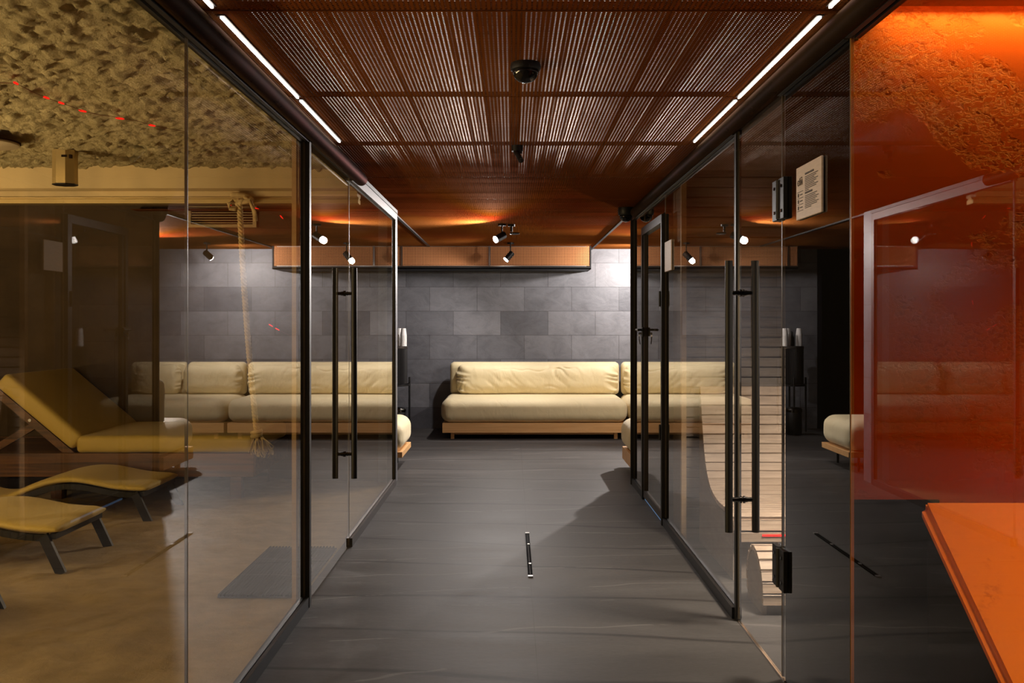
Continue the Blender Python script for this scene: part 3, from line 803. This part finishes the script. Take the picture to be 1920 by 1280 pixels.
m = MB(); m.lathe((bx, by, .27), [(.092, 0), (.092, .03), (.082, .045), (.05, .055), (.001, .058)], 32); part(m, 'bin_lid', CHROMEB, r, ang=40)
m = MB(); m.box(bx-.02, bx+.02, by-.13, by-.09, .01, .02); part(m, 'pedal', CHROMEB, r)
tag(r, 'small round black bin with glossy lid under the tray table', 'bin')

# floor guide in the corridor
r = empty('floor_channel', (.098, 5.46, 0))
m = MB(); m.box(.086, .0955, 4.96, 5.98, .0005, .006); m.box(.1005, .110, 4.96, 5.98, .0005, .006); part(m, 'black_side', MATTE, r)
m = MB(); m.box(.0955, .1005, 4.96, 5.98, .0002, .004); part(m, 'steel_track', CHROMEB, r)
for y, x0_, x1_ in ((4.945, .086, .111), (5.20, .094, .107), (5.66, .094, .107), (5.965, .086, .111)):
    m = MB(); m.box(x0_, x1_, y, y+.025, .0005, .008); part(m, 'clip', STEEL, r)
tag(r, 'thin black and steel channel lying in the corridor floor', 'floor channel')

# ------------------------------------------------------------------ sauna cabin lounger and footrest
def slats_along(prof, x0, x1, root, wd=.05, th=.022, gap=.008):
    # walk the profile and put one slat per step, each a mesh of its own
    P = [Vector((0, a, b)) for a, b in prof]
    seg = []
    for i in range(len(P)-1): seg.append((P[i+1]-P[i]).length)
    tot = sum(seg); s = wd/2
    def at(s):
        for i, l in enumerate(seg):
            if s <= l or i == len(seg)-1: return P[i].lerp(P[i+1], s/l), (P[i+1]-P[i]).normalized()
            s -= l
    while s < tot:
        p, d = at(s); nn = Vector((0, -d.z, d.y))
        m = MB(); q = bmesh.ops.create_cube(m.b, size=1)
        for v in q['verts']:
            c = v.co.copy(); v.co = Vector(((x0+x1)/2+c.x*(x1-x0), 0, 0))+Vector((0, p.y, p.z))+d*c.y*wd+nn*c.z*th
        bmesh.ops.bevel(m.b, geom=list(m.b.edges), offset=.0025, segments=1, affect='EDGES')
        part(m, 'slat', CABIN, root); s += wd+gap
def smoothprof(pts, n=8):
    out = []
    for i in range(len(pts)-1):
        p0 = pts[max(i-1, 0)]; p1 = pts[i]; p2 = pts[i+1]; p3 = pts[min(i+2, len(pts)-1)]
        for k in range(n):
            t = k/n
            out.append(tuple(.5*((2*p1[j])+(-p0[j]+p2[j])*t+(2*p0[j]-5*p1[j]+4*p2[j]-p3[j])*t*t+(-p0[j]+3*p1[j]-3*p2[j]+p3[j])*t**3) for j in (0, 1)))
    out.append(pts[-1]); return out
LX0, LX1 = 1.13, 1.85
prof = smoothprof([(5.74, .93), (5.70, .78), (5.64, .60), (5.56, .46), (5.42, .365), (5.22, .33), (5.0, .33), (4.90, .315), (4.875, .27), (4.875, .20)])
r = empty('sauna_lounger', (1.5, 5.3, 0))
slats_along(prof, LX0, LX1, r)
side = [(a+.012, b-.012) for a, b in prof]
for x0, x1 in ((LX0-.0, LX0+.02), (LX1-.02, LX1)):
    m = MB(); 
    pts = [(5.775, .93)]+[(5.775, .0)]+[(4.90, .0)]+[(a+.022, b-.018) for a, b in prof[::-1] if b > .01]
    m.prism(pts, 'x', x0, x1); part(m, 'side_panel', CABINSIDE, r)
m = MB(); m.box(LX0+.02, LX1-.02, 4.93, 4.95, 0, .19); part(m, 'front_board', CABINSIDE, r)
m = MB(); m.box(LX0+.14, LX1-.05, 4.858, 4.866, .232, .241); part(m, 'red_light_strip', LEDR, r)
tag(r, 'curved pale slatted wood lounger in the sauna cabin with a red light line', 'lounger')
fp = smoothprof([(4.60, .04), (4.60, .14), (4.57, .215), (4.50, .262), (4.42, .25), (4.35, .19), (4.315, .11), (4.31, .02)])
r = empty('sauna_footrest', (1.5, 4.45, 0))
slats_along(fp, LX0, LX1, r, wd=.042)
for x0, x1 in ((LX0, LX0+.02), (LX1-.02, LX1)):
    cx = sum(a for a, b in fp)/len(fp)
    m = MB(); m.prism([(a+(cx-a)*.08, b-.012 if b > .1 else 0) for a, b in fp], 'x', x0, x1); part(m, 'side_panel', CABINSIDE, r)
tag(r, 'arched slatted wooden footrest on the cabin floor behind the lower hinge', 'footrest')

# ------------------------------------------------------------------ red room bench
r = empty('heated_bench', (2.0, 2.3, 0))
m = MB()
pr = [(2.825, .735), (2.825, .795), (1.90, .125), (1.90, .065)]
m.prism(pr, 'x', 1.20, 3.08)
bmesh.ops.bevel(m.b, geom=list(m.b.edges), offset=.018, segments=5, affect='EDGES')
part(m, 'plaster_slab', REDB, r, ang=50)
m = MB(); m.prism([(2.825, 0), (2.825, .745), (1.94, .095), (1.94, 0)], 'x', 1.225, 3.05); part(m, 'shade_base', MATTE, r)  # bench side lies in shade; the dark is put into its black colour
tag(r, 'sloping orange plaster heated bench against the red wall', 'bench')

# ------------------------------------------------------------------ sand room furniture
def make_lounger():
    r = empty('beach_lounger', (0, 0, 0))
    pf = smoothprof([(0, .248), (-.2, .262), (-.45, .305), (-.65, .285), (-.9, .19), (-1.1, .135), (-1.3, .17), (-1.55, .33), (-1.8, .52), (-1.95, .60)], 6)
    W = .60; n = len(pf)
    # cushion: closed cross section swept along the wave
    m = MB(); rings = []
    sec = []
    for k in range(20):
        a = 2*PI*k/20
        sx_ = abs(math.cos(a))**.35*(1 if math.cos(a) >= 0 else -1); sz_ = abs(math.sin(a))**.8*(1 if math.sin(a) >= 0 else -1)
        sec.append((sx_*W/2, sz_*.026))
    for i, (x, z) in enumerate(pf):
        p0 = pf[max(i-1, 0)]; p1 = pf[min(i+1, n-1)]
        d = Vector((p1[0]-p0[0], 0, p1[1]-p0[1])).normalized(); nn = Vector((d.z, 0, -d.x))
        e = min(1, min(i, n-1-i)/2.0); e = .55+.45*e
        rings.append([m.b.verts.new(Vector((x, sy_*(.985 if e < 1 else 1), z-.026))+nn*sz_*e) for sy_, sz_ in sec])
    for i in range(n-1):
        for k in range(20): m.b.faces.new((rings[i][k], rings[i][(k+1) % 20], rings[i+1][(k+1) % 20], rings[i+1][k]))
    m.b.faces.new(rings[0][::-1]); m.b.faces.new(rings[-1])
    part(m, 'upholstery', YELLOW, r, smooth=True)
    m = MB()
    for s in (-1, 1):
        for i in range(2, n-2):
            m.bar((pf[i][0], s*(W/2-.02), pf[i][1]-.068), (pf[i+1][0]-.005, s*(W/2-.02), pf[i+1][1]-.068), .024, .034)
    m.bar((-.03, -W/2+.02, .19), (-.03, W/2-.02, .19), .03, .03); m.bar((-1.86, -W/2+.02, .49), (-1.86, W/2-.02, .49), .03, .03)
    part(m, 'frame', BLACK, r)
    for s in (-1, 1):
        m = MB(); m.bar((-.075, s*(W/2-.01), .20), (.02, s*(W/2-.01), .0), .05, .022, (0, 1, 0)); part(m, 'leg', BLACK, r)
        m = MB(); m.bar((-1.5, s*(W/2-.01), .26), (-1.66, s*(W/2-.01), .0), .05, .022, (0, 1, 0)); part(m, 'leg', BLACK, r)
    return r
L1 = make_lounger(); L1.location = (-2.325, 5.21, .026)
tag(L1, 'low wavy mustard lounger with black legs, middle one on the sand', 'lounger', 'wavy loungers on the sand')
L2 = copy_tree(L1); L2.location = (-2.34, 6.44, .026); tag(L2, 'low wavy mustard lounger on the sand in front of the wooden daybed', 'lounger', 'wavy loungers on the sand')
L3 = copy_tree(L1); L3.location = (-2.29, 3.98, .026); tag(L3, 'low lounger nearest the camera, only its black leg showing at the left edge', 'lounger', 'wavy loungers on the sand')

r = empty('daybed', (-3.2, 7.4, 0))
m = MB(); m.box(-4.9, -1.84, 6.85, 6.90, .215, .383, .003); m.box(-4.9, -1.84, 7.86, 7.90, .215, .383); m.box(-1.88, -1.84, 6.9, 7.86, .215, .383); m.box(-4.9, -1.84, 6.9, 7.86, .33, .375)
part(m, 'timber_frame', DARKWOOD, r)
for x in (-4.7, -3.3, -2.0):
    for y in (7.0, 7.75):
        m = MB(); m.box(x-.04, x+.04, y-.04, y+.04, 0, .22); part(m, 'leg', DARKWOOD, r)
c = rbox((-2.48, 7.375, .445), (1.27, 1.05, .125), (.04, .04, .035), (50, 24, 8), lambda p: Vector((p.x, p.y+(.006*mn.noise(Vector((p.x*13+p.z*18, 0, p.z*6))) if p.y < 0 else 0), p.z+.004*mn.noise(p*4))))
part(c, 'mattress', YELLOW, r, smooth=True)
ang = math.radians(40)
c = rbox((0, 0, 0), (.72, 1.05, .125), (.035, .035, .035), (24, 20, 8))
M = Matrix.Translation((-3.135, 7.375, .395))@Matrix.Rotation(ang, 4, 'Y')@Matrix.Translation((-.37, 0, .063))
for v in c.b.verts: v.co = M@v.co
part(c, 'back_cushion', YELLOW, r, smooth=True)
m = MB()
def mp(x, z): q = M@Vector((x, 0, z)); return q.x, q.z
for y in (6.92, 7.83):
    a = mp(-.36, -.105); b_ = mp(.40, -.105)
    m.bar((a[0], y, a[1]), (b_[0], y, b_[1]), .04, .055)
m.bar((-3.75, 6.93, .39), (-3.43, 6.93, .58), .04, .05)
part(m, 'back_support', DARKWOOD, r)
m = MB(); q = mp(-.02, -.105); m.cyl((q[0], 6.90, q[1]), (q[0], 6.893, q[1]), .011); part(m, 'bolt', STEEL, r)
tag(r, 'timber daybed with mustard mattress and raised back at the rear of the sand room', 'daybed')

# rope
r = empty('climbing_rope', (-1.70, 6.12, .47))
T = Vector((-1.735, 6.12, 2.10)); B = Vector((-1.625, 6.12, .62))
def line(t): return T.lerp(B, t)+Vector((math.sin(t*PI)*-.012, 0, 0))
m = MB(); n = 330
for s in range(3):
    pts = []
    for k in range(n+1):
        t = k/n; a = t*2*PI*21+s*2*PI/3; p = line(t); pts.append(p+Vector((.0095*math.cos(a), .0095*math.sin(a), 0)))
    m.tube(pts, .0105, 6)
part(m, 'twisted_cord', ROPE, r, smooth=True)
m = MB()
kn = []
for k in range(60):
    a = k/59*2*PI*2; kn.append(Vector((-1.715+.045*math.sin(a)+.02*math.sin(a*1.5), 6.12+.02*math.cos(a*1.5), 2.10+.028*math.cos(a*.5+1))))
m.tube(kn, .016, 8)
m.tube([(-1.70, 6.11, 2.11), (-1.66, 6.10, 2.09), (-1.635, 6.10, 2.02), (-1.625, 6.10, 1.96)], .014, 8)
m.tube([(-1.77, 6.12, 2.09), (-1.80, 6.11, 2.07), (-1.79, 6.11, 2.04), (-1.75, 6.10, 2.035)], .014, 8)
part(m, 'top_knot', ROPE, r, smooth=True)
m = MB(); kn = []
for k in range(50):
    a = k/49*2*PI*2.2; kn.append(B+Vector((.026*math.sin(a), .022*math.cos(a), .01-.05*k/49)))
m.tube(kn, .014, 8); part(m, 'bottom_knot', ROPE, r, smooth=True)
m = MB(); random.seed(3)
for k in range(60):
    a = random.uniform(0, 2*PI); L = random.uniform(.07, .13); s = random.uniform(.01, .05)
    dx = math.cos(a)*s+.02; dy = math.sin(a)*s; st = B+Vector((random.uniform(-.02, .04), random.uniform(-.02, .02), -.035))
    m.tube([st, st+Vector((dx*.7, dy*.7, -L*.4)), st+Vector((dx*1.3, dy, -L*.8)), st+Vector((dx*1.2+random.uniform(-.02, .02), dy, -L))], .0032, 5)
part(m, 'frayed_end', ROPE, r, smooth=True)
tag(r, 'twisted hemp rope with frayed knotted end hanging in the sand room', 'rope')

# mat
r = empty('rubber_mat', (-1.2, 5.0, .02))
m = MB(); m.box(-1.385, -1.0, 4.52, 5.50, .018, .024); part(m, 'mat_base', RUBBER, r)
m = MB(); x = -1.383
while x < -1.005: m.box(x, x+.009, 4.52, 5.50, .024, .034); x += .018
part(m, 'ribs', RUBBER, r)
tag(r, 'black ribbed rubber mat on the sand just inside the left glass door', 'mat')
# lantern
lx, ly = -2.52, 5.42
r = empty('brass_lantern', (lx, ly, 2.08))
m = MB()
pts = [(lx+.068*math.cos(a)*1.0, ly+.06*math.sin(a)) for a in [PI/8+k*PI/4 for k in range(8)]]
m.prism(pts, 'z', 2.095, 2.285); part(m, 'brass_body', BRASS, r)
m = MB(); m.box(lx+.005, lx+.035, ly-.058, ly-.054, 2.24, 2.252); m.box(lx+.044, lx+.056, ly-.048, ly-.03, 2.235, 2.255); part(m, 'slot', MATTE, r)
m = MB(); m.prism([(lx+(x-lx)*1.02, ly+(y-ly)*1.02) for x, y in pts], 'z', 2.089, 2.095); part(m, 'bottom_plate', BLACK, r)
tag(r, 'brass faceted lantern box under the rough sand-coloured ceiling', 'lantern')
# round ceiling disc
r = empty('ceiling_disc', (-2.74, 4.98, 2.26))
m = MB(); m.lathe((-2.74, 4.98, 2.235), [(.165, 0), (.17, .003), (.17, .012), (.05, .02), (.05, .07)], 48); part(m, 'disc', simple('beige_paint', (.5, .42, .30), .5), r, ang=40)
m = MB(); m.lathe((-2.74, 4.98, 2.247), [(.176, 0), (.176, .008)], 48); part(m, 'dark_rim', MATTE, r)
tag(r, 'flat round disc fitting with dark rim on the rough ceiling at the left edge', 'ceiling light')
# red light chains
def chain(name, pts, idx, label, r0=.0012):
    r = empty(name, pts[0])
    m = MB(); m.tube(pts, r0, 6); part(m, 'cable', simple('red_cable', (.16, .02, .01), .5), r, smooth=True)
    for k in idx:
        a = Vector(pts[k]); d = (Vector(pts[min(k+1, len(pts)-1)])-a).normalized()
        m = MB(); m.tube([a-d*.02, a-d*.012, a+d*.012, a+d*.02], [.002, .0048, .0042, .0015], 8); part(m, 'red_bulb', LEDR, r)
    tag(r, label, 'string lights')
def onceil(px, py, z): d = (z-CAMZ)*F/(606-py); return ((px-959)*d/F, d, z)
P1 = [onceil(px, py, 2.255) for px, py in ((-60, 150), (0, 155), (30, 156), (60, 172), (87, 183), (115, 193), (135, 200), (155, 208), (190, 216), (210, 218), (225, 222), (255, 226), (285, 235), (310, 240), (345, 246))]
chain('red_light_chain', P1, (2, 4, 5, 7, 10, 12), 'chain of red lights crossing the rough ceiling of the sand room')
def onwall(px, py, y): return ((px-959)*y/F, y, CAMZ+(606-py)*y/F)
P2 = [onwall(px, py, 7.884) for px, py in ((395, 376), (430, 384), (470, 388), (482, 391), (505, 399), (528, 407), (535, 415), (545, 440), (551, 458), (548, 500), (547, 540), (549, 567), (545, 590), (510, 598), (508, 610), (520, 617), (545, 630), (562, 638), (588, 652))]
chain('red_light_chain', P2, (1, 3, 5, 8, 11, 14, 15, 18), 'chain of red lights hanging down the back wall of the sand room')
# air grille
r = empty('air_grille', (-2.38, 7.92, 2.18))
m = MB(); m.box(-2.66, -2.10, 7.90, 7.93, 2.255, 2.275); m.box(-2.66, -2.10, 7.90, 7.93, 2.10, 2.125); m.box(-2.66, -2.64, 7.90, 7.93, 2.125, 2.255); m.box(-2.13, -2.10, 7.90, 7.93, 2.125, 2.255); part(m, 'grille_frame', BEAM, r)
m = MB(); m.box(-2.64, -2.13, 7.922, 7.929, 2.12, 2.26); part(m, 'dark_backing', MATTE, r)
for k in range(6):
    m = MB(); m.bar((-2.64, 7.915, 2.138+k*.021), (-2.13, 7.915, 2.138+k*.021), .012, .006); part(m, 'louvre', BEAM, r)
tag(r, 'slotted air grille high on the back wall of the sand room', 'vent')
bpy.context.view_layer.update()
